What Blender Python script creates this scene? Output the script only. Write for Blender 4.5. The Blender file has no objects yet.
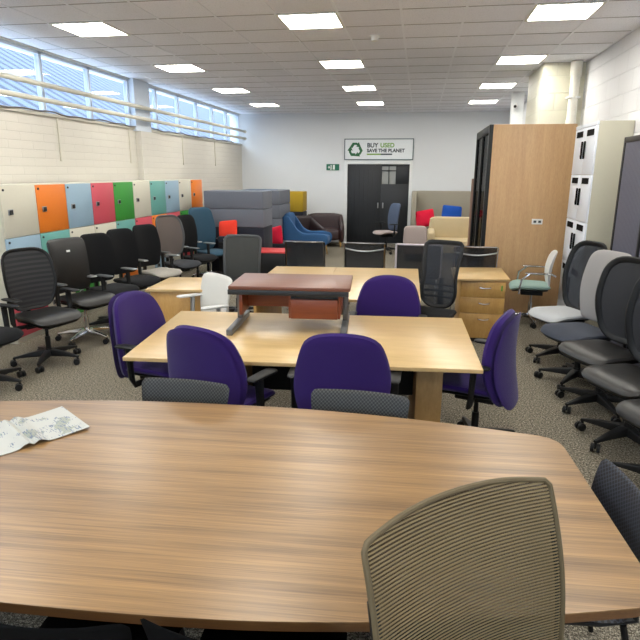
import bpy, math, random
from mathutils import Vector, Matrix
random.seed(7)
C = bpy.context.scene.collection
R_ = math.radians
# ---------------------------------------------------------------- camera, world, exposure
cf, cp, cy_, cr = 575.13, .25205, .16574, .0051
F = Vector((-math.sin(cy_)*math.cos(cp), math.cos(cy_)*math.cos(cp), -math.sin(cp)))
R0 = Vector((math.cos(cy_), math.sin(cy_), 0)); U0 = R0.cross(F)
RR = R0*math.cos(cr)+U0*math.sin(cr); UU = U0*math.cos(cr)-R0*math.sin(cr)
cam = bpy.data.objects.new('camera', bpy.data.cameras.new('camera')); C.objects.link(cam)
cam.matrix_world = Matrix(((RR.x, UU.x, -F.x, 0), (RR.y, UU.y, -F.y, 0), (RR.z, UU.z, -F.z, 1.85), (0, 0, 0, 1)))
cam.data.sensor_width = 36; cam.data.lens = cf/640*36; cam.data.clip_start = .02
bpy.context.scene.camera = cam
w = bpy.data.worlds.new('sky'); bpy.context.scene.world = w; w.use_nodes = True
bg = w.node_tree.nodes['Background']; bg.inputs[0].default_value = (.76, .88, 1, 1); bg.inputs[1].default_value = 1.9
vs = bpy.context.scene.view_settings
vs.view_transform = 'Standard'; vs.look = 'None'; vs.gamma = 1; vs.use_curve_mapping = False; vs.exposure = 1.7
LAMP = 10
CH = 3.32           # ceiling height

# ---------------------------------------------------------------- materials
def lin(c):
    return tuple(((v/255)/12.92 if v/255 <= .04045 else ((v/255+.055)/1.055)**2.4) for v in c)+(1,)
MATS = {}
def base(name):
    m = bpy.data.materials.new(name); m.use_nodes = True
    nt = m.node_tree; b = nt.nodes['Principled BSDF']
    return m, nt, b
def coords(nt, uv=False, scale=(1,1,1), rot=(0,0,0), loc=(0,0,0)):
    tc = nt.nodes.new('ShaderNodeTexCoord'); mp = nt.nodes.new('ShaderNodeMapping')
    mp.inputs['Scale'].default_value = scale; mp.inputs['Rotation'].default_value = rot; mp.inputs['Location'].default_value = loc
    nt.links.new(tc.outputs['UV' if uv else 'Object'], mp.inputs[0]); return mp.outputs[0]
def mix(nt, fac, a, b):
    n = nt.nodes.new('ShaderNodeMix'); n.data_type = 'RGBA'
    for s, v in ((0, fac), (6, a), (7, b)):
        if hasattr(v, 'is_linked') or hasattr(v, 'links'): nt.links.new(v, n.inputs[s])
        else: n.inputs[s].default_value = v
    return n.outputs[2]
def noise(nt, vec, scale, detail=3, rough=.5):
    n = nt.nodes.new('ShaderNodeTexNoise'); n.inputs['Scale'].default_value = scale
    n.inputs['Detail'].default_value = detail; n.inputs['Roughness'].default_value = rough
    nt.links.new(vec, n.inputs['Vector']); return n.outputs[0]
def ramp(nt, v, stops):
    n = nt.nodes.new('ShaderNodeValToRGB'); e = n.color_ramp.elements
    while len(e) < len(stops): e.new(.5)
    for i, (p, c) in enumerate(stops): e[i].position = p; e[i].color = c
    nt.links.new(v, n.inputs[0]); return n.outputs[0]
def math_(nt, op, a, b=None):
    n = nt.nodes.new('ShaderNodeMath'); n.operation = op
    for i, v in enumerate((a, b)):
        if v is None: continue
        if isinstance(v, (int, float)): n.inputs[i].default_value = v
        else: nt.links.new(v, n.inputs[i])
    return n.outputs[0]
def bump(nt, b, h, s=.3, d=.01):
    n = nt.nodes.new('ShaderNodeBump'); n.inputs['Strength'].default_value = s; n.inputs['Distance'].default_value = d
    nt.links.new(h, n.inputs['Height']); nt.links.new(n.outputs[0], b.inputs['Normal'])
def plain(name, col, rough=.5, metal=0, var=.06, scale=30, spec=.5, bmp=0):
    if name in MATS: return MATS[name]
    m, nt, b = base(name); c = lin(col)
    v = coords(nt); f = noise(nt, v, scale)
    nt.links.new(mix(nt, f, tuple(x*(1-var) for x in c[:3])+(1,), tuple(min(1, x*(1+var)) for x in c[:3])+(1,)), b.inputs['Base Color'])
    b.inputs['Roughness'].default_value = rough; b.inputs['Metallic'].default_value = metal
    b.inputs['Specular IOR Level'].default_value = spec
    if bmp: bump(nt, b, f, bmp, .004)
    MATS[name] = m; return m
def fabric(name, col, var=.25, scale=260, rough=.95, sheen=.05):
    m = plain(name, col, rough, 0, var, scale, .2, .25)
    m.node_tree.nodes['Principled BSDF'].inputs['Sheen Weight'].default_value = sheen
    return m
def wood(name, c1, c2, grain=(1.2, 14, 14), rough=.35, seed=0, spec=.5, fine=.35, lo=.32):
    m, nt, b = base(name)
    v = coords(nt, scale=grain, loc=(seed, seed, seed)); f = noise(nt, v, 1.6, 5, .6)
    v2 = coords(nt, scale=(grain[0]*3, grain[1]*9, grain[2]*9), loc=(seed,)*3); f2 = noise(nt, v2, 2.2, 3, .6)
    s = math_(nt, 'ADD', math_(nt, 'MULTIPLY', f, 1-fine), math_(nt, 'MULTIPLY', f2, fine))
    nt.links.new(ramp(nt, s, [(lo, lin(c1)), (1-lo, lin(c2))]), b.inputs['Base Color'])
    b.inputs['Roughness'].default_value = rough; b.inputs['Specular IOR Level'].default_value = spec
    MATS[name] = m; return m
def glow(name, col, s):
    m, nt, b = base(name); nt.nodes.remove(b); e = nt.nodes.new('ShaderNodeEmission')
    e.inputs[0].default_value = col; e.inputs[1].default_value = s
    nt.links.new(e.outputs[0], nt.nodes['Material Output'].inputs[0]); MATS[name] = m; return m
def meshmat(name, col, hole=.45, pitch=.005, stripe=None, col2=None, rough=.8):
    """woven see-through net: tiny holes in a checker or in stripes over the panel's own UVs (metres)"""
    m, nt, b = base(name); b.inputs['Roughness'].default_value = rough
    out = nt.nodes['Material Output']; tr = nt.nodes.new('ShaderNodeBsdfTransparent'); mx = nt.nodes.new('ShaderNodeMixShader')
    tc = nt.nodes.new('ShaderNodeTexCoord'); sp = nt.nodes.new('ShaderNodeSeparateXYZ'); nt.links.new(tc.outputs['UV'], sp.inputs[0])
    if stripe:
        s = math_(nt, 'SINE', math_(nt, 'MULTIPLY', sp.outputs[1], 2*math.pi/stripe))
        k = math_(nt, 'GREATER_THAN', s, -.1)
        nt.links.new(mix(nt, k, lin(col2), lin(col)), b.inputs['Base Color'])
        h = math_(nt, 'MULTIPLY', math_(nt, 'SUBTRACT', 1.0, k), hole)
    else:
        ck = nt.nodes.new('ShaderNodeTexChecker'); ck.inputs['Scale'].default_value = 1/pitch; nt.links.new(tc.outputs['UV'], ck.inputs[0])
        n = noise(nt, coords(nt), 60)
        nt.links.new(mix(nt, n, tuple(x*.8 for x in lin(col)[:3])+(1,), lin(col)), b.inputs['Base Color'])
        h = math_(nt, 'MULTIPLY', ck.outputs[1], hole*2)
    nt.links.new(h, mx.inputs[0]); nt.links.new(b.outputs[0], mx.inputs[1]); nt.links.new(tr.outputs[0], mx.inputs[2])
    nt.links.new(mx.outputs[0], out.inputs[0]); MATS[name] = m; return m
def perfmat(name, col, hole, pitch=.021, r=.0052):
    """moulded plastic with staggered round holes, UV metres"""
    m, nt, b = base(name); b.inputs['Roughness'].default_value = .5
    tc = nt.nodes.new('ShaderNodeTexCoord'); sp = nt.nodes.new('ShaderNodeSeparateXYZ'); nt.links.new(tc.outputs['UV'], sp.inputs[0])
    def grid(o):
        d = []
        for i in (0, 1):
            a = math_(nt, 'ADD', sp.outputs[i], o*pitch/2+10)
            a = math_(nt, 'SUBTRACT', math_(nt, 'MODULO', a, pitch), pitch/2)
            d.append(math_(nt, 'MULTIPLY', a, a))
        return math_(nt, 'LESS_THAN', math_(nt, 'ADD', d[0], d[1]), r*r)
    h = math_(nt, 'MAXIMUM', grid(0), grid(1))
    nt.links.new(mix(nt, h, lin(col), lin(hole)), b.inputs['Base Color'])
    MATS[name] = m; return m

white_block = None
def blockwall(name, col, bw, bh, mortar, rot, bs=.6, nscale=60, rough=.6, mk=.93):
    m, nt, b = base(name); v = coords(nt)
    if rot[2]:   # the face runs along Y: lay the courses out over (y, z)
        sx_ = nt.nodes.new('ShaderNodeSeparateXYZ'); cx_ = nt.nodes.new('ShaderNodeCombineXYZ'); nt.links.new(v, sx_.inputs[0])
        nt.links.new(sx_.outputs[1], cx_.inputs[0]); nt.links.new(sx_.outputs[2], cx_.inputs[1]); vb = cx_.outputs[0]
    else: vb = coords(nt, rot=rot)
    br = nt.nodes.new('ShaderNodeTexBrick'); nt.links.new(vb, br.inputs[0])
    br.inputs['Scale'].default_value = 1; br.inputs['Brick Width'].default_value = bw; br.inputs['Row Height'].default_value = bh
    br.inputs['Mortar Size'].default_value = mortar; br.inputs['Mortar Smooth'].default_value = .4
    c = lin(col)
    br.inputs['Color1'].default_value = c; br.inputs['Color2'].default_value = tuple(x*.97 for x in c[:3])+(1,)
    br.inputs['Mortar'].default_value = tuple(x*mk for x in c[:3])+(1,)
    nt.links.new(br.outputs[0], b.inputs['Base Color']); b.inputs['Roughness'].default_value = rough
    n = noise(nt, v, nscale, 4)
    h = math_(nt, 'SUBTRACT', math_(nt, 'MULTIPLY', n, .5), br.outputs['Fac'])
    bump(nt, b, h, bs, .01)
    MATS[name] = m; return m

M = dict
W_OAKTOP = wood('oak_top', (180,150,102), (202,172,122), (1.3, 9, 9), .3, 3)
W_OAK = wood('oak_panel', (178,134,72), (200,158,92), (9, 9, 1.3), .4, 5)
W_POD = wood('pale_oak_panel', (180,142,102), (202,166,122), (13, 13, .9), .5, 8, fine=.45)
W_WALNUT = wood('walnut_table', (98,73,46), (154,120,78), (.4, 10, 10), .32, 1, fine=.42, lo=.36)
W_RED = wood('red_brown_laminate', (104,46,20), (130,64,32), (1.3, 12, 12), .4, 2)
W_REDTOP = wood('red_brown_top', (98,56,40), (116,70,52), (1.3, 12, 12), .4, 2)
W_EDGE = wood('walnut_edge', (86,58,34), (120,84,50), (.6, 12, 12), .4, 4)
BLACK = plain('black_plastic', (16,17,19), .5, 0, .06, 30, .35)
BLACKF = fabric('black_fabric', (14,15,18))
BLACKLE = plain('black_leather', (20,19,19), .42, 0, .12, 25, .5, .2)
GREYPL = plain('grey_plastic', (70,72,74), .5)
SILVER = plain('silver_metal', (170,172,174), .3, .8)
CHROME = plain('chrome', (200,200,202), .15, 1)
DARKMET = plain('dark_metal', (52,54,56), .4, .5)
PURPLE = fabric('purple_fabric', (44,24,88), .18, 300, .95, .12)
WHITEP = plain('white_plastic', (226,226,222), .4)
CREAM = plain('cream_laminate', (206,204,190), .45)
BEIGEMET = plain('beige_grey_metal', (176,172,154), .5, 0, .02)
WHITEMET = plain('white_metal', (220,226,236), .4, 0, .02)
GREYF = fabric('mid_grey_fabric', (108,112,122), .12)
GREYF2 = fabric('dark_slate_fabric', (42,45,54), .15)
LGREYF = fabric('light_grey_fabric', (150,147,146), .12)
BEIGEF = fabric('beige_fabric', (158,152,138), .1)
TANLE = plain('tan_leather', (192,174,138), .5, 0, .08, 6)
BROWNLE = plain('brown_leather', (56,38,38), .35, 0, .15, 8)
BLUEF = fabric('blue_fabric', (52,88,130), .12)
TEALF = fabric('teal_blue_fabric', (48,76,94), .12)
REDF = fabric('red_fabric', (206,28,58), .08)
ORREDF = fabric('orange_red_fabric', (226,62,44), .08)
BLUEC = fabric('bright_blue_fabric', (30,76,160), .08)
MUSTARD = fabric('mustard_fabric', (172,142,44), .1)
MINT = fabric('mint_fabric', (150,176,168), .08)
PINKGREY = fabric('pink_grey_fabric', (166,152,148), .1)
CHARCOAL = fabric('charcoal_seat', (52,54,58), .2)

# ---------------------------------------------------------------- mesh helpers
def empty(name, label=None, cat=None, loc=(0,0,0), rz=0, group=None):
    o = bpy.data.objects.new(name, None); C.objects.link(o); o.location = loc; o.rotation_euler = (0,0,R_(rz))
    o.empty_display_size = .1
    tag(o, label, cat, group); return o
def tag(o, label=None, cat=None, group=None, kind=None):
    if label: o['label'] = label
    if cat: o['category'] = cat
    if group: o['group'] = group
    if kind: o['kind'] = kind
    return o
class MB:
    def __init__(s): s.v = []; s.f = []; s.uv = {}
    def add(s, vs, fs, M_=None, uv=None):
        k = len(s.v)
        s.v += [tuple(M_ @ Vector(p)) if M_ else tuple(p) for p in vs]; s.f += [tuple(i+k for i in f) for f in fs]
        if uv:
            for i, u in enumerate(uv): s.uv[k+i] = u
        return s
    def box(s, c, d, rz=0, M_=None):
        x, y, z = d[0]/2, d[1]/2, d[2]/2
        T = Matrix.Translation(c) @ Matrix.Rotation(R_(rz), 4, 'Z')
        if M_: T = M_ @ T
        vs = [(a*x, b*y, e*z) for e in (-1,1) for a, b in ((-1,-1),(1,-1),(1,1),(-1,1))]
        return s.add(vs, [(3,2,1,0),(4,5,6,7),(0,1,5,4),(1,2,6,5),(2,3,7,6),(3,0,4,7)], T)
    def ext(s, a, b): # box from corner a to corner b
        return s.box([(p+q)/2 for p, q in zip(a, b)], [abs(q-p) for p, q in zip(a, b)])
    def tube(s, pts, r, n=8, closed=False, flat=1.0):
        P = [Vector(p) for p in pts]; N = len(P); vs = []; fs = []; up = None
        for i, p in enumerate(P):
            a = P[(i-1) % N] if (closed or i) else p; b = P[(i+1) % N] if (closed or i < N-1) else p
            t = (b-a).normalized()
            if up is None: up = t.orthogonal().normalized()
            up = (up-t*up.dot(t)).normalized(); sd = t.cross(up)
            rr = r[i] if isinstance(r, (list, tuple)) else r
            for k in range(n):
                an = 2*math.pi*k/n; vs.append(p+up*math.cos(an)*rr+sd*math.sin(an)*rr*flat)
        for i in range(N if closed else N-1):
            for k in range(n):
                a, b = i*n+k, i*n+(k+1) % n; j = (i+1) % N
                fs.append((a, b, j*n+(k+1) % n, j*n+k))
        if not closed: fs += [tuple(reversed(range(n))), tuple(range((N-1)*n, N*n))]
        return s.add(vs, fs)
    def prism(s, poly, z0, z1, M_=None):
        n = len(poly)
        return s.add([(x, y, z0) for x, y in poly]+[(x, y, z1) for x, y in poly],
            [tuple(reversed(range(n))), tuple(range(n, 2*n))]+[(i, (i+1) % n, n+(i+1) % n, n+i) for i in range(n)], M_)
    def mesh(s, name, m, bev=0, smooth=True, seg=2):
        me = bpy.data.meshes.new(name); me.from_pydata(s.v, [], s.f); me.update()
        if bev:
            import bmesh
            bm = bmesh.new(); bm.from_mesh(me)
            ed = [e for e in bm.edges if len(e.link_faces) == 2 and e.calc_face_angle(0) > R_(35)]
            bmesh.ops.bevel(bm, geom=ed, offset=bev, segments=seg, affect='EDGES', profile=.5, clamp_overlap=True)
            bm.to_mesh(me); bm.free()
        elif s.uv:
            uv = me.uv_layers.new(name='UVMap')
            for l in me.loops: uv.data[l.index].uv = s.uv.get(l.vertex_index, (0, 0))
        if smooth:
            me.shade_smooth(); me.set_sharp_from_angle(angle=R_(38))
        me.materials.append(m); return me
    def build(s, name, m, parent=None, bev=0, loc=None, smooth=True, rot=None):
        return put(name, s.mesh(name, m, bev, smooth), parent, loc, rot)
def put(name, me, parent=None, loc=None, rot=None):
    o = bpy.data.objects.new(name, me); C.objects.link(o)
    if parent: o.parent = parent
    if loc: o.location = loc
    if rot: o.rotation_euler = rot
    return o
def struct(name, mb, m, bev=0, smooth=True):
    o = mb.build(name, m, None, bev, smooth=smooth); o['kind'] = 'structure'; return o
def rounded(corners, n=56):
    """corners [(u, v, r)] -> n points evenly along the rounded outline"""
    K = len(corners); raw = []
    for i in range(K):
        p = Vector(corners[i][:2]); a = Vector(corners[i-1][:2]); b = Vector(corners[(i+1) % K][:2]); r = corners[i][2]
        ra = min(r, (a-p).length*.49); rb = min(r, (b-p).length*.49)
        A = p+(a-p).normalized()*ra; B = p+(b-p).normalized()*rb
        for k in range(9):
            t = k/8; raw.append(A*(1-t)**2+p*2*t*(1-t)+B*t*t)
    L = [0]
    for i in range(len(raw)): L.append(L[-1]+(raw[(i+1) % len(raw)]-raw[i]).length)
    out = []; j = 0
    for k in range(n):
        d = L[-1]*k/n
        while L[j+1] < d: j += 1
        t = (d-L[j])/max(1e-9, L[j+1]-L[j]); out.append(raw[j].lerp(raw[(j+1) % len(raw)], t))
    return out
RINGS = (.3, .55, .75, .88, .96, 1.0)
def cushion(mb, outl, tf, tb, mp, pw=4, crown=.0):
    """closed cushion: front thickness tf, back tb, mp(u, v, d) -> point"""
    n = len(outl); cu = sum(p.x for p in outl)/n; cv = sum(p.y for p in outl)/n
    vs = []; uv = []; fs = []
    def ring(r, side):
        e = (1-r**pw)**(1/pw) if r < 1 else 0
        d = side*(tf if side > 0 else tb)*e + (crown*(1-r*r) if side > 0 else 0)
        k = len(vs)
        for p in outl:
            u, v = cu+(p.x-cu)*r, cv+(p.y-cv)*r
            vs.append(mp(u, v, d)); uv.append((u, v))
        return k
    k0 = None
    seq = [(r, 1) for r in RINGS]+[(r, -1) for r in reversed(RINGS[:-1])]
    vs.append(mp(cu, cv, tf+crown)); uv.append((cu, cv))
    rings = [ring(r, s) for r, s in seq]
    vs.append(mp(cu, cv, -tb)); uv.append((cu, cv)); last = len(vs)-1
    for i in range(n): fs.append((0, rings[0]+i, rings[0]+(i+1) % n))
    for a, b in zip(rings, rings[1:]):
        for i in range(n): j = (i+1) % n; fs.append((a+i, b+i, b+j, a+j))
    for i in range(n): fs.append((last, rings[-1]+(i+1) % n, rings[-1]+i))
    mb.add(vs, fs, None, uv); return mb
def softbox(mb, c, d, r=.04, pw=5, rz=0):
    """upholstered block with soft edges"""
    o = rounded([(-d[0]/2,-d[1]/2,r),(d[0]/2,-d[1]/2,r),(d[0]/2,d[1]/2,r),(-d[0]/2,d[1]/2,r)], 32)
    T = Matrix.Translation(c) @ Matrix.Rotation(R_(rz), 4, 'Z')
    return cushion(mb, o, d[2]/2, d[2]/2, lambda u, v, e: tuple(T @ Vector((u, v, e))), pw)
# ---------------------------------------------------------------- the room
XL, XR, YF, YB = -4.75, 2.17, 15.5, -2.6
m, nt, b = base('carpet'); v = coords(nt)
f1 = noise(nt, v, 75, 3, .75); f2 = noise(nt, v, 2.2, 3); f3 = noise(nt, v, 200, 1)
s = math_(nt, 'ADD', math_(nt, 'MULTIPLY', f1, .6), math_(nt, 'MULTIPLY', f3, .4))
cc = ramp(nt, s, [(.38, lin((44,40,34))), (.5, lin((104,98,86))), (.62, lin((190,182,164)))])
nt.links.new(mix(nt, math_(nt, 'MULTIPLY', f2, .25), cc, lin((96,90,80))), b.inputs['Base Color'])
b.inputs['Roughness'].default_value = 1; b.inputs['Specular IOR Level'].default_value = .1; bump(nt, b, f1, .5, .006)
CARPET = m
struct('floor', MB().ext((XL-.3, YB-.3, -.1), (XR+1.5, YF+.3, 0)), CARPET)
m, nt, b = base('ceiling_tile'); v = coords(nt)
f1 = noise(nt, v, 90, 2, .7); sp_ = nt.nodes.new('ShaderNodeTexWhiteNoise')
sn = nt.nodes.new('ShaderNodeVectorMath'); sn.operation = 'FLOOR'
nt.links.new(coords(nt, scale=(1/.6, 1/.6, 0), loc=(3.246/.6, -6.54/.6, 0)), sn.inputs[0]); nt.links.new(sn.outputs[0], sp_.inputs[0])
a_ = mix(nt, sp_.outputs[0], lin((229,230,238)), lin((237,238,246)))
nt.links.new(mix(nt, math_(nt, 'GREATER_THAN', f1, .62), a_, lin((206,207,214))), b.inputs['Base Color'])
b.inputs['Roughness'].default_value = .95; bump(nt, b, f1, .2, .004)
struct('ceiling', MB().ext((XL-.3, YB-.3, CH), (XR+1.5, YF+.3, CH+.1)), m)
GRID = plain('ceiling_grid', (232,234,242), .5)
GRIDD = plain('ceiling_joint', (150,148,150), .8)
g = MB(); x = -3.246-.6*3
while x < XR: 
    if x > XL: g.ext((x-.012, YB, CH-.004), (x+.012, YF, CH))
    x += .6
struct('trim_1', g, GRID)
g = MB(); y = 6.54-.6*15
while y < YF:
    g.ext((XL, y-.006, CH-.003), (XR, y+.006, CH)); y += .6
struct('trim_2', g, GRIDD)
BLOCKL = blockwall('painted_brick', (211,206,196), .45, .1, .005, (R_(90), 0, R_(90)), .5, mk=.93)
BLOCKR = blockwall('rough_white_block', (222,222,224), .45, .225, .008, (R_(90), 0, R_(90)), .8, 45)
BLOCKP = blockwall('rough_pillar_block', (214,210,190), .45, .225, .008, (R_(90), 0, 0), .9, 45)
PLASTER = plain('white_plaster', (222,224,226), .8, 0, .015, 3)
SILL = 2.55
wl = MB().ext((XL-.3, YB, 0), (XL, YF, SILL))
wl.ext((XL-.3, YB, CH-.02), (XL, YF, CH+.1))
struct('wall_left', wl, BLOCKL)
# shallow brick pier and the glazed strip's pillar above it
struct('trim_3', MB().ext((XL, 9.5, 0), (XL+.1, 10.25, 2.5)), BLOCKL)
struct('trim_4', MB().ext((XL-.12, 9.42, 2.5), (XL+.06, 9.98, CH)), plain('pale_blue_white_paint', (205,214,226), .6))
FRAMEW = plain('window_frame_paint', (206,214,226), .5)
m, nt, b = base('pane_glass'); out = nt.nodes['Material Output']
gl = nt.nodes.new('ShaderNodeBsdfGlossy'); gl.inputs['Roughness'].default_value = .02
tr = nt.nodes.new('ShaderNodeBsdfTransparent'); tr.inputs[0].default_value = (.9,.95,1,1); mx = nt.nodes.new('ShaderNodeMixShader'); mx.inputs[0].default_value = .025
nt.links.new(tr.outputs[0], mx.inputs[1]); nt.links.new(gl.outputs[0], mx.inputs[2]); nt.links.new(mx.outputs[0], out.inputs[0])
GLASS = m
mull = [YB+.1, -1.9, -.9, .1, 1.1, 2.1, 3.1, 4.1, 5.12, 6.12, 7.13, 8.24, 9.40]
mull2 = [9.98, 10.45, 11.45, 12.45, 13.42, 14.42, YF-.06]
wn = 0
for L in (mull, mull2):
    for a, c in zip(L, L[1:]):
        wn += 1
        fr = MB(); t = .028
        fr.ext((XL-.1, a, SILL), (XL-.03, a+t, CH-.02)); fr.ext((XL-.1, c-t, SILL), (XL-.03, c, CH-.02))
        fr.ext((XL-.1, a, SILL), (XL-.03, c, SILL+.03)); fr.ext((XL-.1, a, CH-.06), (XL-.03, c, CH-.02))
        o = struct('window_%d' % wn, fr, FRAMEW, .004)
        MB().ext((XL-.068, a+t, SILL+.03), (XL-.062, c-t, CH-.06)).build('pane', GLASS, o)
struct('wall_far', MB().ext((XL-.3, YF, 0), (-1.9, YF+.25, CH+.1)).ext((-.25, YF, 0), (XR+1.5, YF+.25, CH+.1)).ext((-1.9, YF, 2.07), (-.25, YF+.25, CH+.1)), PLASTER)
struct('wall_right', MB().ext((XR, YB, 0), (XR+.3, 8.95, CH+.1)), BLOCKR)
struct('wall_right_pillar', MB().ext((1.62, 8.95, 0), (XR+.3, 10.1, CH)), BLOCKP)
struct('wall_right_far', MB().ext((XR, 10.1, 0), (XR+.3, YF, CH+.1)), PLASTER)
struct('wall_back', MB().ext((XL-.3, YB-.25, 0), (XR+.3, YB, 2.0)).ext((XL-.3, YB-.25, 3.0), (XR+.3, YB, CH+.1)).ext((XL-.3, YB-.25, 2.0), (XL+.5, YB, 3.0)).ext((XR-.5, YB-.25, 2.0), (XR+.3, YB, 3.0)), PLASTER)
bw = MB(); ws = XR-XL-1.0  # high glazed strip behind the camera, added to let in more daylight
for i in range(5): x = XL+.5+ws*i/4; bw.ext((x-.03, YB-.12, 2.0), (x+.03, YB-.05, 3.0))
bw.ext((XL+.5, YB-.12, 2.0), (XR-.5, YB-.05, 2.06)).ext((XL+.5, YB-.12, 2.94), (XR-.5, YB-.05, 3.0))
o = struct('window_30', bw, FRAMEW); MB().ext((XL+.5, YB-.09, 2.06), (XR-.5, YB-.08, 2.94)).build('pane', GLASS, o)
struct('baseboard_far', MB().ext((XL, YF-.015, 0), (-1.95, YF, .1)).ext((-.2, YF-.015, 0), (XR, YF, .1)), plain('white_gloss', (225,226,226), .3))
# tray along the top of the brick, with loose dark cable
struct('trim_5', MB().ext((XL-.03, YB, SILL-.03), (XL+.03, YF, SILL+.012)), plain('sill_paint', (186,182,170), .6), .005)
cab = MB(); pts = []
for i in range(120):
    y = 5.2+i*.08; pts.append((XL+.04+.01*math.sin(i*1.1), y, SILL+.02+.008*math.sin(i*.35)+.007*math.sin(i*.83)))
cab.tube(pts, .011, 6)
tag(cab.build('cable', plain('grey_cable', (104,100,98), .6)), 'loose grey cable lying along the top of the painted brick under the windows', 'cable')
for n_, zz, r_, lb in (('upper', 2.87, .033, 'upper of the two long cream heating pipes crossing the windows'), ('lower', 2.69, .031, 'lower of the two long cream heating pipes crossing the windows')):
    p = MB().tube([(XL+.15, YB+.05, zz), (XL+.15, 15.3, zz)], r_, 14)
    p.tube([(XL+.15, 15.3, zz), (XL+.15, 15.36, zz)], r_*1.3, 14)
    o = p.build('heating_pipe', plain('pipe_paint', (202,198,184), .45)); tag(o, lb, 'pipe', 'heating pipes along the window wall')
for y_, lb in ((7.3, 'thin cream cable cover on the window wall above the orange and pale blue lockers'), (9.25, 'thin cream cable cover on the window wall just before the brick pier'),
               (11.47, 'thin cream cable cover on the window wall just past the last locker'), (13.38, 'thin cream cable cover on the window wall nearest the far corner'), (5.3, 'thin cream cable cover on the window wall nearest the camera')):
    o = MB().ext((XL, y_-.013, 1.97), (XL+.018, y_+.013, 2.54)).build('cable_cover', plain('cover_paint', (204,198,184), .5), None, .004)
    tag(o, lb, 'cable cover', 'cable covers on the window wall')
# neighbouring corrugated roof outside
m, nt, b = base('outside_roof'); v = coords(nt, scale=(1, 1, 1))
sp2 = nt.nodes.new('ShaderNodeSeparateXYZ'); nt.links.new(v, sp2.inputs[0])
s = math_(nt, 'SINE', math_(nt, 'MULTIPLY', sp2.outputs[1], 2*math.pi/.7))
nt.links.new(mix(nt, math_(nt, 'GREATER_THAN', s, .3), lin((84,94,116)), lin((28,36,58))), b.inputs['Base Color']); b.inputs['Roughness'].default_value = .7
rf = MB().add([(-8.2,-4,2.6),(-8.2,46,2.6),(-14.5,46,6.0),(-14.5,-4,6.0),(-14.5,-4,0),(-14.5,46,0),(-8.2,-4,0),(-8.2,46,0)], [(0,1,2,3),(3,2,5,4),(0,3,4,6),(1,7,5,2),(0,6,7,1)])
for i in range(100): rf.box((-11.35, -3.8+i*.5, 4.33), (.1, .06, .06))
o = rf.build('neighbouring_building', m, smooth=False); tag(o, 'grey blue corrugated roof of the next building seen through the window strip', 'building')
# ceiling lights
TUBE = glow('lamp_diffuser', (1, .97, .885, 1), LAMP)
LRIM = plain('lamp_rim', (225,225,215), .4)
cols = [(-3.546, 'nearest the windows'), (-1.146, 'in the middle row'), (1.254, 'nearest the right wall')]
rows = [(6.24, 'nearest the camera'), (8.64, 'second from the camera'), (11.04, 'third from the camera'), (13.44, 'closest to the far wall')]
def light(x, y, lb, grp):
    t = empty('ceiling_light', lb, 'ceiling light', (x, y, CH), 0, grp)
    MB().ext((-.275,-.275,-.008),(.275,.275,-.003)).build('diffuser', TUBE, t)
    MB().ext((-.3,-.3,-.012),(.3,-.275,0)).ext((-.3,.275,-.012),(.3,.3,0)).ext((-.3,-.275,-.012),(-.275,.275,0)).ext((.275,-.275,-.012),(.3,.275,0)).build('frame', LRIM, t, .002)
for x, a_ in cols:
    for y, c_ in rows: light(x, y, 'glowing ceiling panel %s, in the row %s' % (c_, a_.replace('in the middle row', 'down the middle')), 'square ceiling lights')
    for y in (3.84, 1.44, -.96): light(x, y, 'square ceiling panel light over the near tables, above the picture', 'ceiling lights above the frame')
sd = MB().tube([(0,0,0),(0,0,-.012)], .06, 20); sd.tube([(0,0,-.012),(0,0,-.05)], [.045,.035], 20)
o = sd.build('smoke_detector', WHITEP, None, 0, (-.57, 7.0, CH)); tag(o, 'small round white smoke detector on the ceiling tiles', 'smoke detector')
# downpipe by the pillar, boxed riser and camera beyond
p = MB().tube([(2.02,8.84,2.3),(2.02,8.84,3.31)], .062, 18); p.tube([(2.02,8.84,3.12),(2.02,8.84,3.31)], .075, 18); p.tube([(2.02,8.84,2.5),(2.02,8.84,2.56)], .07, 18)
p.tube([(2.02,8.84,2.3),(2.02,8.84,.02)], .055, 18)
t = p.build('downpipe', plain('cream_pvc', (214,210,198), .35)); tag(t, 'cream plastic downpipe in the corner beside the rough block pillar', 'pipe')
MB().ext((1.94, 8.78, 2.84), (2.1, 8.94, 2.865)).build('bracket', WHITEP, t, .003)
struct('trim_6', MB().ext((1.66, 11.98, 0), (1.87, 12.2, CH)), plain('riser_paint', (224,226,226), .6), .006)
t = empty('security_camera', 'small white security camera with dark lens near the ceiling right of the sign', 'security camera', (1.72, 11.96, 3.08))
MB().ext((-.02,-.02,-.02),(.02,.02,.05)).build('mount', WHITEP, t, .003)
MB().tube([(0,0,0),(-.03,-.14,-.03)], .035, 14).build('camera_body', WHITEP, t); MB().tube([(-.03,-.14,-.03),(-.032,-.147,-.032)], .026, 14).build('lens', BLACK, t)
# far wall: doorway, doors, sign, exit sign
DOORM = plain('dark_grey_door', (24,27,32), .5, 0, .06, 4)
fr = MB().ext((-1.96, YF-.03, 0), (-1.88, YF+.12, 2.13)).ext((-.27, YF-.03, 0), (-.19, YF+.12, 2.13)).ext((-1.88, YF-.03, 2.05), (-.27, YF+.12, 2.13))
struct('trim_7', fr, plain('white_door_frame', (226,228,228), .4), .004)
d1 = MB().ext((-1.88, YF+.02, .01), (-.996, YF+.07, 2.05)); 
for i in range(7): d1.ext((-1.8+i*.115, YF+.012, .1), (-1.795+i*.115, YF+.02, 1.95))
d1 = struct('door_1', d1, DOORM, .003)
d2 = MB().ext((-.995, YF+.02, .01), (-.27, YF+.07, 1.55)).ext((-.995, YF+.02, 2.0), (-.27, YF+.07, 2.05)).ext((-.995,YF+.02,1.55),(-.98,YF+.07,2.0)).ext((-.62,YF+.02,1.55),(-.27,YF+.07,2.0))
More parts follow.
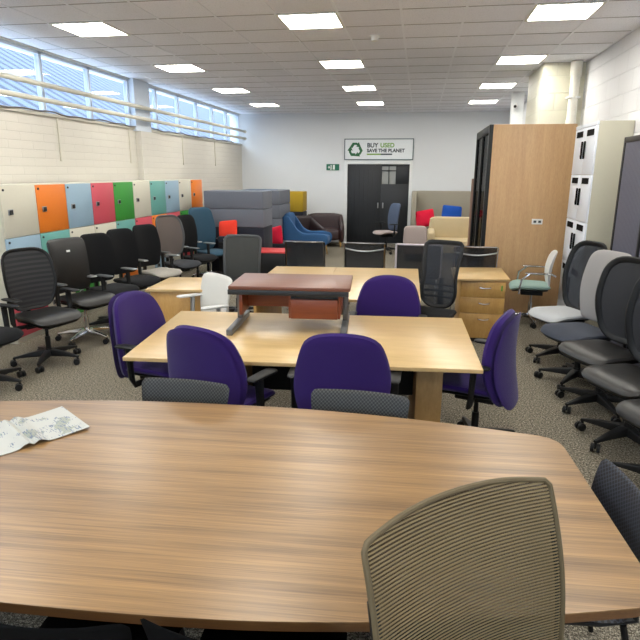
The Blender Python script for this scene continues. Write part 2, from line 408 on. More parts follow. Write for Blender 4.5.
d2.ext((-.81,YF+.02,1.55),(-.79,YF+.07,2.0)).ext((-.98,YF+.02,1.88),(-.62,YF+.07,1.9))
d2 = struct('door_2', d2, DOORM, .003)
MB().ext((-.98,YF+.05,1.55),(-.62,YF+.056,2.0)).build('window_pane', plain('pale_obscured_glass', (150,152,148), .3), d2)
MB().box((-.93, YF-.01, 1.0), (.03,.05,.14)).build('door_handle', SILVER, d2, .006)
MB().box((-1.06, YF-.01, 1.0), (.03,.05,.14)).build('door_handle', SILVER, d1, .006)
struct('wall_beyond_doors', MB().ext((-2.3, YF+.9, 0), (.2, YF+1, 2.5)), PLASTER)
def text(s_, size, col, parent, loc, name='lettering', weight=0):
    cu = bpy.data.curves.new(name, 'FONT'); cu.body = s_; cu.size = size; cu.extrude = .001; cu.offset = weight
    tmp = bpy.data.objects.new('tmp', cu); C.objects.link(tmp); bpy.context.view_layer.update(); me = bpy.data.meshes.new_from_object(tmp.evaluated_get(bpy.context.evaluated_depsgraph_get())); bpy.data.objects.remove(tmp)
    me.materials.clear(); me.materials.append(col); o = bpy.data.objects.new(name, me); C.objects.link(o); o.parent = parent; o.location = loc; o.rotation_euler = (R_(90), 0, 0); return o
sg = empty('wall_sign', 'white sign with green recycling arrows reading BUY USED SAVE THE PLANET above the dark doors', 'sign', (-1.08, YF-.001, 2.42))
SW, SHh = 1.78, .53
MB().ext((-SW/2, -.025, -SHh/2), (SW/2, 0, SHh/2)).build('board', plain('sign_white', (228,232,234), .35), sg)
fb = MB(); t_ = .022
fb.ext((-SW/2,-.035,-SHh/2),(SW/2,0,-SHh/2+t_)).ext((-SW/2,-.035,SHh/2-t_),(SW/2,0,SHh/2)).ext((-SW/2,-.035,-SHh/2),(-SW/2+t_,0,SHh/2)).ext((SW/2-t_,-.035,-SHh/2),(SW/2,0,SHh/2))
fb.build('frame', plain('sign_frame', (86,104,108), .4), sg)
GRN = plain('recycling_green', (36,104,62), .6, 0, .02); LGR = plain('leaf_green', (120,164,66), .6, 0, .02); INK = plain('sign_ink', (44,56,66), .6, 0, .02)
rc = MB()
for k in range(3):   # three bent arrows chasing one another
    T = Matrix.Translation((-.6, -.028, -.01)) @ Matrix.Rotation(R_(90), 4, 'X') @ Matrix.Rotation(R_(120*k), 4, 'Z')
    rc.prism([(-.145,.065),(-.075,.175),(.04,.175),(.075,.12),(-.03,.12),(-.075,.045)][::-1], -.001, .004, T)
    rc.prism([(.085,.19),(.145,.06),(.015,.075),(.045,.1),(.02,.12)][::-1], -.001, .004, T)
rc.build('recycling_symbol', GRN, sg, smooth=False)
text('BUY', .15, INK, sg, (-.3, -.028, .05), weight=.005); text('USED', .15, LGR, sg, (.04, -.028, .05), weight=.005)
text('SAVE THE PLANET', .118, INK, sg, (-.3, -.028, -.07), weight=.005)
MB().ext((-.3,-.028,-.14),(.06,-.025,-.105)).build('underline', LGR, sg); MB().ext((.06,-.028,-.14),(.35,-.025,-.105)).build('underline', INK, sg)
ex = empty('exit_sign', 'small green and white running figure exit sign on the far wall left of the doors', 'sign', (-2.27, YF-.001, 1.97))
EXG = plain('exit_green', (10,104,78), .4, 0, .02)
MB().ext((-.17,-.012,-.08),(.17,0,.08)).build('plate', EXG, ex)
pc = MB()
pc.ext((.0,-.014,-.06),(.055,-.012,.06)); pc.ext((-.125,-.014,-.01),(-.07,-.012,.01)); pc.ext((-.11,-.014,-.035),(-.09,-.012,.035)); pc.tube([(-.045,-.012,.045),(-.045,-.0145,.045)], .014, 10); pc.box((-.045,-.013,.005),(.026,.002,.06)); pc.box((-.06,-.013,-.045),(.016,.002,.04)); pc.box((-.03,-.013,-.045),(.016,.002,.04))
pc.build('pictogram', plain('exit_white', (235,240,236), .4), ex)
# ---------------------------------------------------------------- lockers along the left wall
LC = {'white': (208,204,188), 'orange': (228,124,36), 'pale blue': (150,178,198), 'pink': (206,82,96), 'green': (58,150,58), 'teal': (106,168,160), 'red': (200,64,70)}
LM = {k: plain('locker_'+k.replace(' ', '_'), v, .38, 0, .02) for k, v in LC.items()}
LOCK = plain('lock_dark', (30,30,32), .35)
rowsL = [('white','pale blue','pink'),('orange','teal','white'),('pale blue','white','green'),('pink','white','white'),('green','teal','orange'),('white','pink','white'),
         ('teal','orange','pale blue'),('pale blue','pink','white'),('white','green','red'),('orange','white','green')]
XK = -4.25
uses = {}
nearto = ['nearest the camera', 'second from the camera', 'third from the camera', 'fourth from the camera', 'fifth from the camera', 'sixth from the camera', 'seventh from the camera', 'eighth from the camera', 'second from the far end', 'at the far end']
for i, cl in enumerate(rowsL):
    y0 = 5.42+i*.573; w_ = .573
    t = empty('locker_column', 'stack of three lockers with %s top door, %s of the row below the windows' % (cl[0], nearto[i]), 'locker', (XK, y0+w_/2, 0), 0, 'coloured lockers below the windows')
    MB().ext((-.46, -w_/2+.001, 0), (-.02, w_/2-.001, 1.70)).build('body', CREAM, t)
    for r, c_ in enumerate(reversed(cl)):
        z0 = .06+r*.545
        d = MB().ext((-.02, -w_/2+.005, z0+.004), (0, w_/2-.005, z0+.541)).build('door', LM[c_], t, .003)
        lk = MB().box((.006, -w_/2+.12, z0+.27), (.012, .075, .06)); lk.build('lock_plate', SILVER, d, .003)
        lk = MB().box((.016, -w_/2+.115, z0+.27), (.014, .04, .045)); lk.tube([(.0, -w_/2+.045, z0+.5), (.008, -w_/2+.045, z0+.5)], .013, 10); lk.build('lock', LOCK, d)
# ---------------------------------------------------------------- chair builder
CACHE = {}
def cached(key, fn):
    if key not in CACHE: CACHE[key] = fn()
    return CACHE[key]
def star_mesh(R, m, hub, legs=5):
    b = MB()
    for k in range(legs):
        T = Matrix.Rotation(2*math.pi*k/legs, 4, 'Z')
        vs = []
        for x, w_, za, zb in ((.0, .036, .075, .135), (.06, .034, .075, .135), (R*.6, .026, .078, .118), (R-.03, .018, .075, .098), (R+.012, .014, .072, .09)):
            vs += [(x, -w_, za), (x, w_, za), (x, w_*.8, zb), (x, -w_*.8, zb)]
        fs = [(0,3,2,1)]
        for i in range(4):
            a = i*4
            for j in range(4): fs.append((a+j, a+(j+1) % 4, a+4+(j+1) % 4, a+4+j))
        fs.append((16,17,18,19)); b.add(vs, fs, T)
    b.tube([(0,0,.07),(0,0,.15)], hub, 16)
    return b.mesh('star_base', m, .004)
def caster_mesh(m):
    b = MB()
    for s in (-1, 1): b.tube([(-.012, s*.008, .03), (-.012, s*.03, .03)], .03, 14)
    b.tube([(0,0,.03),(0,0,.075)], .01, 8); b.box((-.006,0,.045),(.036,.014,.03))
    return b.mesh('caster', m, .002)
WALNUT_ = None
BACKS = {
 # outline corners (u, v, r); v from the bottom of the back
 'arch': [(-.17,0,.1),(.17,0,.1),(.26,.22,.2),(.245,.42,.2),(.17,.60,.2),(-.17,.60,.2),(-.245,.42,.2),(-.26,.22,.2)],
 'round': [(-.17,0,.1),(.17,0,.1),(.235,.25,.1),(.21,.56,.13),(-.21,.56,.13),(-.235,.25,.1)],
 'tall': [(-.18,0,.06),(.18,0,.06),(.225,.3,.2),(.2,.64,.09),(-.2,.64,.09),(-.225,.3,.2)],
 'slim': [(-.16,0,.06),(.16,0,.06),(.21,.3,.2),(.175,.74,.09),(-.175,.74,.09),(-.21,.3,.2)],
 'square': [(-.21,0,.06),(.21,0,.06),(.225,.56,.06),(-.225,.56,.06)],
 'vest': [(-.13,0,.1),(.13,0,.1),(.22,.12,.12),(.19,.3,.1),(.235,.64,.07),(-.235,.64,.07),(-.19,.3,.1),(-.22,.12,.12)],
 'low': [(-.24,0,.04),(.24,0,.04),(.235,.3,.05),(-.235,.3,.05)],
}
def bend(xb, zb, tilt=8, lum=.03, wrap=.05, W=.24, H=.6, sx=1, sz=1):
    ta = math.tan(R_(tilt))
    def f(u, v, d):
        u *= sx; v *= sz
        return (xb - v*ta + lum*math.sin(math.pi*min(1, v/H)*.9) + wrap*(u/W)**2 + d, u, zb+v)
    return f
def office_chair(label, x, y, face, name='office_chair', group='chairs', cat='chair', back='round', bm=None, kind='pad', frame=None, zb=.55, tilt=8, lum=.03, wrap=.05, bt=.03,
                 sx=1, sz=1, seat=(.5,.48), sm=None, sh=.48, st=.035, arms=None, am=None, pad=None, bmat=None, R=.31, spin=10, spine=True, xb=-.2, label_patch=False, gas=None, key=None, headgap=False, basekind='star', ribs=False, tube_r=.011, shell=None):
    t = empty(name, label, cat, (x, y, 0), face, group)
    bm = bm or BLACKF; sm = sm or BLACKF; bmat = bmat or BLACK; am = am or BLACK; pad = pad or am; gas = gas or bmat; frame = frame or BLACK
    ol = rounded(BACKS[back]); H = max(p.y for p in ol)
    mp = bend(xb, zb, tilt, lum, wrap, .24, H*sz, sx, sz)
    kk = (back, xb, zb, tilt, lum, wrap, sx, sz, bt, bm.name, kind)
    if kind == 'pad':
        put('backrest', cached(('b',)+kk, lambda: cushion(MB(), ol, bt, bt, mp, 3.2).mesh('backrest', bm)), t)
        if shell: put('back_shell', cached(('s',)+kk, lambda: cushion(MB(), ol, .012, .012, bend(xb-bt-.012, zb-.01, tilt, lum, wrap, .24, H*sz, sx*.99, sz), 3).mesh('back_shell', shell)), t)
    else:
        bo = put('backrest', cached(('b',)+kk, lambda: cushion(MB(), ol, .003, .003, mp, 3).mesh('backrest', bm)), t)
        put('back_frame', cached(('f', frame.name, tube_r)+kk, lambda: MB().tube([mp(p.x, p.y, 0) for p in ol], tube_r, 8, True, 1.7).mesh('back_frame', frame)), t)
        if ribs:
            r = MB()
            for v in (.1, .16, .22): r.tube([mp(u*.19/3, v, -.012) for u in range(-3, 4)], .012, 6)
            r.build('lumbar_support', bmat, t)
    if label_patch: MB().add([mp(u, v, bt+.004) for u, v in ((-.022,.42),(.022,.42),(.022,.44),(-.022,.44))], [(0,1,2,3)]).build('care_tag', WHITEP, t)
    w_, d_ = seat
    so = rounded([(-d_/2,-w_/2*.88,.1),(d_/2,-w_/2,.11),(d_/2,w_/2,.11),(-d_/2,w_/2*.88,.1)])
    def smap(u, v, d):
        return (u+.03, v, sh+d-.035*max(0, (u-.1)/.15)**2+.015*(v/(w_/2))**2)
    put('seat', cached(('seat', w_, d_, sh, st, sm.name), lambda: cushion(MB(), so, st, st, smap, 3).mesh('seat', sm)), t)
    put('seat_pan', cached(('pan', w_, d_, sh, bmat.name), lambda: cushion(MB(), so, .012, .02, lambda u, v, d: smap(u*.9, v*.9, d-st), 3).mesh('seat_pan', BLACK)), t)
    if basekind in ('star', 'star4'):
        nl = 5 if basekind == 'star' else 4
        bs = put('star_base', cached(('star', R, bmat.name, nl), lambda: star_mesh(R, bmat, .03, nl)), t, None, (0,0,R_(spin)))
        put('gas_column', cached(('gas', sh, gas.name), lambda: MB().tube([(0,0,.14),(0,0,sh-.1)], .016, 12).tube([(0,0,.14),(0,0,.27)], .025, 12).mesh('gas_column', gas)), t)
        put('mechanism', cached(('mech', sh), lambda: MB().box((0,0,sh-.085),(.26,.16,.05)).tube([(.05,0,sh-.08),(.05,-.23,sh-.08)], .008, 6).mesh('mechanism', BLACK, .008)), t)
        for k in range(nl):
            a = 2*math.pi*k/nl
            put('caster', cached(('cast',), lambda: caster_mesh(BLACK)), bs, (R*math.cos(a), R*math.sin(a), 0), (0,0,a*1.7+.6))
    if spine and kind != 'none':
        q = mp(0, H*.45, -bt-.01)
        pts = [(-.02,0,sh-.09),(xb-.03,0,sh-.085),(xb-.07,0,sh-.03),(min(xb-.055, mp(0,.08,-bt-.02)[0]),0,zb+.08),q]
        put('back_support', cached(('sp', sh, bmat.name)+kk, lambda: MB().tube(pts, [.016,.02,.022,.022,.016], 8, False, 1.8).mesh('back_support', BLACK)), t)
    if arms:
        for s in (-1, 1):
            yy = s*(w_/2+.045)
            if arms == 'T':
                a = MB().tube([(-.0, s*.1, sh-.075), (-.02, yy*.95, sh-.07), (-.03, yy, sh-.02), (-.04, yy, sh+.19)], [.014,.016,.018,.02], 8, False, 1.5)
            elif arms == 'loop':
                a = MB().tube([(.16, s*.1, sh-.07), (.17, yy, sh-.05), (.15, yy, sh+.12), (.05, yy, sh+.2), (-.18, yy, sh+.2), (-.24, s*.2, sh+.16)], .013, 8)
            else:  # open triangle
                a = MB().tube([(.02, s*.1, sh-.07), (.0, yy, sh-.04), (-.12, yy, sh+.1), (.12, yy, sh+.195), (-.14, yy, sh+.19), (-.12, yy, sh+.1)], .013, 8)
            a = a.build('armrest', am, t)
            o = rounded([(-.13,-.035,.03),(.13,-.045,.04),(.13,.045,.04),(-.13,.035,.03)], 24)
            cushion(MB(), o, .012, .012, lambda u, v, d: (u-.01, yy+v, sh+.205+d), 3).build('arm_pad', pad, a)
    return t
# ---------------------------------------------------------------- tables and desks
def top_mb(poly, th, bev=.003): return MB().prism(poly, -th, 0)
ZT = .73
# near boat-shaped table
tb = empty('meeting_table', 'large boat-shaped walnut-effect meeting table in the foreground with an open brochure on it', 'table', (-.88, 1.85, 0), 3.3)
HL = 1.56
pl = []
for i in range(25): x = -HL+2*HL*i/24; pl.append((x, -(.70-.083*x*x)))
for i in range(25): x = HL-2*HL*i/24; pl.append((x, .70-.083*x*x))
# round the corners
K = [(-HL,-.5,.1),(-.9,-.64,.4),(0,-.72,.8),(.9,-.64,.4),(HL,-.5,.1),(HL,.5,.1),(.9,.64,.4),(0,.72,.8),(-.9,.64,.4),(-HL,.5,.1)]
def boat(hl, r=.09):
    c = [(x, -(.705-.083*x*x), .3 if abs(x) < hl-.01 else r) for x in (-hl, -1.1, -.7, -.3, .3, .7, 1.1, hl)]
    c += [(x, (.705-.083*x*x), .3 if abs(x) < hl-.01 else r) for x in (hl, 1.1, .7, .3, -.3, -.7, -1.1, -hl)]
    return [(p.x, p.y) for p in rounded(c, 160)]
MB().prism(boat(HL), ZT-.004, ZT).build('tabletop', W_WALNUT, tb)
MB().prism(boat(HL), ZT-.03, ZT-.004).build('edge_band', W_EDGE, tb)
for s in (-1, 1):
    MB().ext((s*.95-.03, -.32, 0), (s*.95+.03, .32, ZT-.03)).build('leg_panel', BLACK, tb, .004)
MB().ext((-.92,-.01,.25),(.92,.01,ZT-.03)).build('modesty_panel', BLACK, tb)
# open brochure
br = empty('open_brochure', 'open white brochure with faint printed text lying on the walnut table', 'brochure', (-1.67, 2.07, ZT+.001), 54)
PAPER = None
m, nt, b = base('printed_page'); v = coords(nt); n1 = noise(nt, coords(nt, scale=(60, 9, 1)), 3, 2); n2 = noise(nt, v, 9, 2)
k = math_(nt, 'MULTIPLY', math_(nt, 'GREATER_THAN', n1, .56), math_(nt, 'GREATER_THAN', n2, .52))
c2 = mix(nt, math_(nt, 'GREATER_THAN', n2, .6), lin((172,172,165)), lin((142,146,132)))
nt.links.new(mix(nt, k, c2, lin((96,106,126))), b.inputs['Base Color']); b.inputs['Roughness'].default_value = .4; PAPER = m
def page(sgn):
    pg = MB(); n = 12
    vs = []; fs = []
    for i in range(n+1):
        t = i/n; u = sgn*t*.235; h = .003+.020*math.exp(-((t-.11)/.10)**2)+(.010*t*t if sgn > 0 else .0)
        vs += [(u, -.158, h), (u, .158, h), (u, -.158, h-.0025), (u, .158, h-.0025)]
    for i in range(n):
        a = i*4; c = a+4
        fs += [(a,c,c+1,a+1),(a+2,a+3,c+3,c+2),(a,a+2,c+2,c),(a+1,c+1,c+3,a+3)]
    fs += [(0,1,3,2),(n*4,n*4+2,n*4+3,n*4+1)]
    return pg.add(vs, fs)
page(1).build('page', PAPER, br); page(-1).build('page', PAPER, br)
def desk(name, label, poly, cat='desk', top=W_OAKTOP, th=.025, z=ZT, group=None):
    cx = sum(p[0] for p in poly)/len(poly); cyy = sum(p[1] for p in poly)/len(poly)
    t = empty(name, label, cat, (cx, cyy, 0), 0, group)
    MB().prism([(p[0]-cx, p[1]-cyy) for p in poly], z-th, z).build('tabletop', top, t, .003)
    return t, cx, cyy
OAKD = wood('oak_dark_panel', (150,116,70), (178,142,92), (9, 9, 1.3), .45, 6)
t, cx, cyy = desk('oak_table', 'large pale oak table with purple chairs around it, behind the walnut table', [(-1.77,3.15),(.42,3.31),(.38,4.56),(-1.90,4.38)], 'table', group=None)
for p in ((-1.2, 3.75), (.1, 3.88)):
    MB().box((p[0]-cx, p[1]-cyy, (ZT-.025)/2), (.17, .62, ZT-.026), 4).build('leg_panel', OAKD, t, .004)
MB().box((-.55-cx, 3.8-cyy, .52), (1.25, .03, .36), 4).build('modesty_panel', BLACK, t)
# raised red-brown desk on it
t = empty('low_desk', 'small red-brown desk unit with a drawer and grey metal legs standing on the oak table', 'desk', (-.90, 4.12, ZT), 4.5)
hh = .335
MB().ext((-.425,-.25,hh-.025),(.44,.30,hh)).build('tabletop', W_REDTOP, t, .004)
MB().ext((-.43,-.25,hh-.062),(.43,-.22,hh-.026)).ext((-.43,.22,hh-.062),(.43,.25,hh-.026)).build('rail', DARKMET, t, .003)
for s in (-1, 1):
    lg = MB().ext((s*.40-.02,-.01,.03),(s*.40+.02,.06,hh-.026)); lg.ext((s*.40-.022,-.36,0),(s*.40+.022,.24,.045))
    lg.build('leg', plain('grey_leg_metal', (104,104,104), .4, .4), t, .006)
MB().ext((-.36,-.2,.115),(-.338,.2,hh-.062)).build('side_panel', W_RED, t, .002)
MB().ext((-.36,-.015,.14),(.05,.01,hh-.04)).build('back_panel', W_RED, t, .002)
d = MB().ext((.0,-.2,.1),(.015,.22,hh-.04)).ext((.355,-.2,.1),(.37,.22,hh-.04)).ext((.015,-.18,.1),(.355,.22,.115)).ext((.015,.2,.1),(.355,.22,hh-.04)).build('drawer_box', W_RED, t)
d = MB().ext((.017,-.21,.098),(.353,-.19,hh-.095)).build('drawer', W_RED, t, .003)
MB().ext((.017,-.2,hh-.09),(.353,-.185,hh-.07)).build('finger_grip', DARKMET, d)
# oak desks further back
t, cx, cyy = desk('oak_desk', 'pale oak desk with solid front panel left of the white armchair', [(-2.60,5.16),(-1.98,5.25),(-2.02,5.93),(-2.64,5.84)])
MB().box((-2.29-cx, 5.25-cyy, .35), (.56, .022, .70), 7.5).build('modesty_panel', W_OAK, t, .002)
for s in ((-2.58, 5.52), (-2.03, 5.58)): MB().box((s[0]-cx, s[1]-cyy, .35), (.025, .56, .70), 7.5).build('side_panel', W_OAK, t, .002)
t, cx, cyy = desk('oak_desk', 'wide pale oak desk top directly behind the low red-brown desk', [(-1.62,5.35),(-.885,5.40),(-.95,6.86),(-1.68,6.80)])
for s in ((-1.6, 6.1), (-.97, 6.15)): MB().box((s[0]-cx, s[1]-cyy, .35), (.025, 1.3, .70), 2).build('side_panel', W_OAK, t, .002)
t, cx, cyy = desk('oak_desk', 'wide pale oak desk directly behind the furthest purple chair', [(-.88,5.05),(.06,5.13),(.03,6.94),(-.945,6.86)])
for s in ((-.82, 6.0), (-.02, 6.1)): MB().box((s[0]-cx, s[1]-cyy, .35), (.03, 1.6, .70), 2).build('side_panel', GREYPL, t, .002)
t, cx, cyy = desk('drawer_pedestal', 'pale oak three-drawer pedestal with silver handles left of the tall oak booth', [(.42,6.34),(1.02,6.42),(1.03,7.22),(.42,7.14)], 'drawer unit')
MB().ext((.50-cx,6.42-cyy,.05),(.98-cx,7.1-cyy,.70)).build('carcass', W_OAK, t, .002)
MB().ext((.52-cx,6.45-cyy,.0),(.96-cx,7.05-cyy,.05)).build('plinth', BLACK, t)
for z0, z1 in ((.52,.69),(.34,.515),(.06,.335)):
    d = MB().ext((.505-cx,6.40-cyy,z0),(.975-cx,6.42-cyy,z1)).build('drawer', W_OAK, t, .003)
    xm = .76-cx; hz = z1-.05
    MB().tube([(xm-.06,6.40-cyy,hz),(xm-.055,6.375-cyy,hz-.008),(xm,6.37-cyy,hz-.014),(xm+.055,6.375-cyy,hz-.008),(xm+.06,6.40-cyy,hz)], .006, 6).build('handle', CHROME, d)
MB().ext((.93-cx,6.392-cyy,.60),(.945-cx,6.40-cyy,.66)).build('key_tag', plain('key_green', (90,150,50), .5), t)
# ---------------------------------------------------------------- tall oak booth, lockers, tambour cupboard on the right
t = empty('tall_oak_booth', 'tall oak-sided booth with black framed glass door against the right wall', 'booth', (1.40, 8.9, 0))
X0, X1, Y0, Y1, ZP = -.545, .36, -.88, .88, 2.45
MB().ext((X0+.05, Y0, 0),(X1+.16, Y0+.05, ZP)).build('side_panel', W_POD, t, .003)
MB().ext((X0+.05, Y1-.05, 0),(X1-.15, Y1, ZP)).build('side_panel', W_POD, t, .003)
MB().ext((X0+.05, Y0+.05, ZP-.05),(X1-.15, Y1-.05, ZP)).build('roof', DARKMET, t)
MB().ext((X1-.19, Y0+.05, 0),(X1-.15, Y1-.05, ZP-.05)).build('back_panel', GREYF, t)
fr = MB().ext((X0,Y0,0),(X0+.05,Y0+.09,ZP)).ext((X0,Y1-.09,0),(X0+.05,Y1,ZP)).ext((X0,Y0+.09,ZP-.1),(X0+.05,Y1-.09,ZP)).ext((X0,Y0+.09,0),(X0+.05,Y1-.09,.08)).ext((X0,-.03,.08),(X0+.05,.03,ZP-.1))
fr.build('door_frame', BLACK, t, .004)
m, nt, b = base('dark_glass'); out = nt.nodes['Material Output']
gl = nt.nodes.new('ShaderNodeBsdfGlossy'); gl.inputs['Roughness'].default_value = .03
tr = nt.nodes.new('ShaderNodeBsdfTransparent'); tr.inputs[0].default_value = (.35,.37,.4,1); mx = nt.nodes.new('ShaderNodeMixShader'); mx.inputs[0].default_value = .15
nt.links.new(tr.outputs[0], mx.inputs[1]); nt.links.new(gl.outputs[0], mx.inputs[2]); nt.links.new(mx.outputs[0], out.inputs[0]); DGLASS = m
MB().ext((X0+.02,Y0+.09,.08),(X0+.03,-.03,ZP-.1)).build('glass_door', DGLASS, t)
MB().ext((X0+.02,.03,.08),(X0+.03,Y1-.09,ZP-.1)).build('glass_panel', DGLASS, t)
MB().tube([(X0-.03,-.12,.85),(X0-.03,-.12,1.25)], .012, 8).build('door_handle', BLACK, t)
sk = MB().ext((.08,Y0-.012,1.195),(.215,Y0,1.265)).build('socket_plate', WHITEP, t, .003)
MB().ext((.10,Y0-.014,1.215),(.135,Y0-.012,1.245)).ext((.16,Y0-.014,1.215),(.195,Y0-.012,1.245)).build('sockets', GREYPL, sk)
pn = MB().box((0,0,.875),(.035,.35,1.75)).build('display_board', wood('brown_board', (104,70,52), (128,90,68), (8,8,1), .5, 9), None, .003, (.90,10.3,0)); tag(pn, 'tall narrow brown wooden board standing beside the glass side of the oak booth', 'board')
t = empty('tall_locker_cabinet', 'tall cabinet with white paired locker doors and beige sides beside the oak booth', 'locker', (1.80, 7.13, 0))
MB().ext((.018,-.435,0),(.36,.435,2.38)).build('body', BEIGEMET, t, .004)
MB().ext((.0,-.433,0),(.018,.433,.30)).build('plinth', WHITEMET, t)
MB().ext((.0,-.433,2.345),(.018,.433,2.38)).build('top_trim', WHITEMET, t)
for r in range(4):
    for s in (0, 1):
        z0 = .305+r*.51; y0 = -.43+s*.432
        d = MB().ext((0,y0,z0),(.018,y0+.427,z0+.505)).build('door', WHITEMET, t, .003)
        MB().ext((-.006,y0+.09,z0+.41),(.002,y0+.34,z0+.475)).build('letter_slot', plain('slot_black',(12,12,13),.9,spec=.1), d)
        hy = y0+.427-.05 if s == 0 else y0+.05
        MB().ext((-.02,hy-.012,z0+.17),(0,hy+.012,z0+.36)).build('handle', MATS['slot_black'], d, .006)
        if s: MB().tube([(0,hy+.05,z0+.2),(-.012,hy+.05,z0+.2)], .012, 10).build('key_lock', SILVER, d)
t = empty('tambour_cupboard', 'tall dark grey cupboard with slatted shutter doors at the right edge', 'cupboard', (1.83, 5.2, 0))
MB().ext((.02,-.70,0),(.31,.70,2.17)).build('body', DARKMET, t, .004)
MB().ext((0,.66,0),(.02,.70,2.17)).ext((0,-.70,0),(.02,-.66,2.17)).ext((0,-.66,2.12),(.02,.66,2.17)).ext((0,-.66,0),(.02,.66,.06)).ext((-.006,-.02,.06),(.018,.02,2.12)).build('frame', BLACK, t, .003)
sl = MB()
for i in range(40):
    y0 = -.655+i*.0327
    if abs(y0+.016) > .025: sl.ext((.004,y0,.06),(.012,y0+.027,2.12))
sl.build('shutter', plain('tambour_slats', (92,94,110), .45), t)
# ---------------------------------------------------------------- chairs
MESHK = meshmat('black_net', (34,36,40), .2, .005)
MESHG = meshmat('grey_net', (84,84,84), .12, .005)
MESHS = meshmat('slate_net', (60,64,74), .3, .005)
MESHB = meshmat('bluish_net', (38,44,54), .35, .005)
RIPPLE = meshmat('rippled_net', (30,30,33), .1, .04, .045, (52,52,54))
STRIPE = meshmat('striped_net', (124,108,76), .45, .01, .0078, (34,30,24))
PERFG = perfmat('perforated_grey', (62,62,59), (14,14,14), .019, .0058)
PERFB = perfmat('perforated_slate', (46,50,60), (6,6,8), .02, .0056)
G1 = 'office chairs lined up along the lockers'; G2 = 'office chairs lined up along the right wall'; GP = 'purple chairs around the oak table'
XC = -3.55
office_chair('black office chair with black fabric seat cut off by the left edge of the picture', XC-.1, 4.2, -10, group=G1, back='round', sh=.47, arms='T')
office_chair('black chair with rippled mesh back and black leather seat, first full chair by the lockers', XC, 4.93, -22, group=G1, back='round', kind='mesh', bm=RIPPLE, sm=BLACKLE, arms='T', zb=.53, sx=1.12, sz=1.02, seat=(.52,.5), spin=20, st=.04)
office_chair('black leather chair with small white tag on the back and chrome base', XC-.06, 5.72, -20, group=G1, back='square', bm=BLACKLE, sm=BLACKLE, bmat=CHROME, zb=.54, sz=1.05, sx=1.05, bt=.045, arms='T', pad=plain('arm_grey', (70,72,74), .4), seat=(.52,.5), st=.045, label_patch=True, spin=0)
office_chair('black fabric chair just behind the black leather chair, first of the three plain ones', XC-.03, 6.25, -22, group=G1, back='tall', sz=.9, sx=1.05, arms='T', pad=SILVER, spin=30)
office_chair('plain black fabric chair in the middle of three alike by the pink and green lockers', XC-.03, 6.85, -22, group=G1, back='tall', sz=.9, sx=1.05, spin=15)
office_chair('black backed chair with light grey seat, last of the three plain backs by the lockers', XC, 7.48, -22, group=G1, back='tall', sz=.9, sx=1.05, sm=fabric('stone_seat', (150,146,138)), arms='T', pad=SILVER)
office_chair('chair with brownish grey mesh back and dark seat in front of the pink locker', XC-.02, 8.28, -24, group=G1, back='round', kind='mesh', bm=meshmat('taupe_net', (104,94,90), .12), frame=GREYPL, sm=CHARCOAL, arms='T', pad=GREYPL, zb=.58, sz=1.08, sx=1.12)
office_chair('narrow high-backed black fabric chair beside the teal blue chair', XC+.0, 8.95, -25, group=G1, back='tall', sx=.9, sz=.95, arms='T', pad=SILVER)
office_chair('tall teal blue ribbed executive chair at the far end of the lockers', XC-.02, 9.62, -28, group=G1, back='slim', bm=TEALF, sm=TEALF, sx=1.4, sz=1.0, bt=.05, arms='T', pad=SILVER, bmat=CHROME, zb=.5)
# big grey mesh chair
office_chair('dark grey chair with a wide grey mesh back behind the white armchair', -2.25, 7.0, -95, group='chairs between the desks and lockers', back='square', kind='mesh', bm=meshmat('dark_grey_net', (66,68,66), .1), frame=GREYPL, zb=.42, sz=1.1, sx=1.12, wrap=.04, seat=(.52,.48))
# white armchair
office_chair('white armchair with silver arms between the oak desk and the low red-brown desk', -1.95, 4.95, -136, name='armchair', group='chairs between the desks and lockers', back='square', bm=fabric('white_weave', (208,206,200), .08), sm=fabric('white_weave_seat', (200,198,192), .08), zb=.42, sz=.86, sx=1.4, bt=.018, arms='T', am=SILVER, pad=plain('arm_white', (190,190,188), .4), bmat=SILVER)
# centre black mesh chair
office_chair('black chair with see-through mesh back and lumbar pad in front of the drawer pedestal', +.17, 5.70, -112, group='chairs between the desks and lockers', back='vest', kind='mesh', bm=MESHB, zb=.52, sz=1.0, sx=.86, tilt=13, lum=.05, ribs=True, seat=(.5,.48), tube_r=.014)
# four black mesh meeting chairs behind the desks
GW = 'chrome-framed mesh chairs behind the oak desks'
def visitor(label, x, y, face, bar=False, w_=.5, fr=CHROME):
    t = empty('meeting_chair', label, 'chair', (x, y, 0), face, GW)
    H = .45; ol = rounded([(-w_/2,0,.02),(w_/2,0,.02),(w_/2,H,.02),(-w_/2,H,.02)], 40)
    mp = bend(-.22, .5, 7, .02, .03, .25, H)
    cushion(MB(), ol, .003, .003, mp, 3).build('backrest', MESHK, t)
    fb = MB()
    for s in (-1, 1): fb.tube([(-.15,s*(w_/2+.01),.40)]+[mp(s*(w_/2+.01), v*H/5, 0) for v in range(6)], .013, 8)
    fb.tube([mp(u*w_/12, H, .0) for u in range(-6, 7)], .012, 8)
    fb.build('back_frame', fr, t)
    if bar: MB().tube([mp(u*w_/12, H-.07-.03*math.cos(u/6*1.57), -.03) for u in range(-6, 7)], .01, 8).build('bow_rail', SILVER, t)
    so = rounded([(-.24,-.24,.06),(.24,-.24,.06),(.24,.24,.06),(-.24,.24,.06)])
    cushion(MB(), so, .025, .02, lambda u, v, d: (u+.03, v, .45+d), 3).build('seat', BLACKF, t)
    for s in (-1, 1): MB().tube([(-.2,s*.25,.42),(.2,s*.25,.42),(.23,s*.25,.40),(.23,s*.25,.03),(.2,s*.25,.012),(-.22,s*.25,.012)], .011, 8).build('leg', fr, t)
visitor('black mesh meeting chair behind the oak desks, below the blue lounge chair', -1.47, 7.75, 90)
visitor('mesh meeting chair with bowed rail behind the desks, below the dark double doors', -.67, 7.75, 90, True)
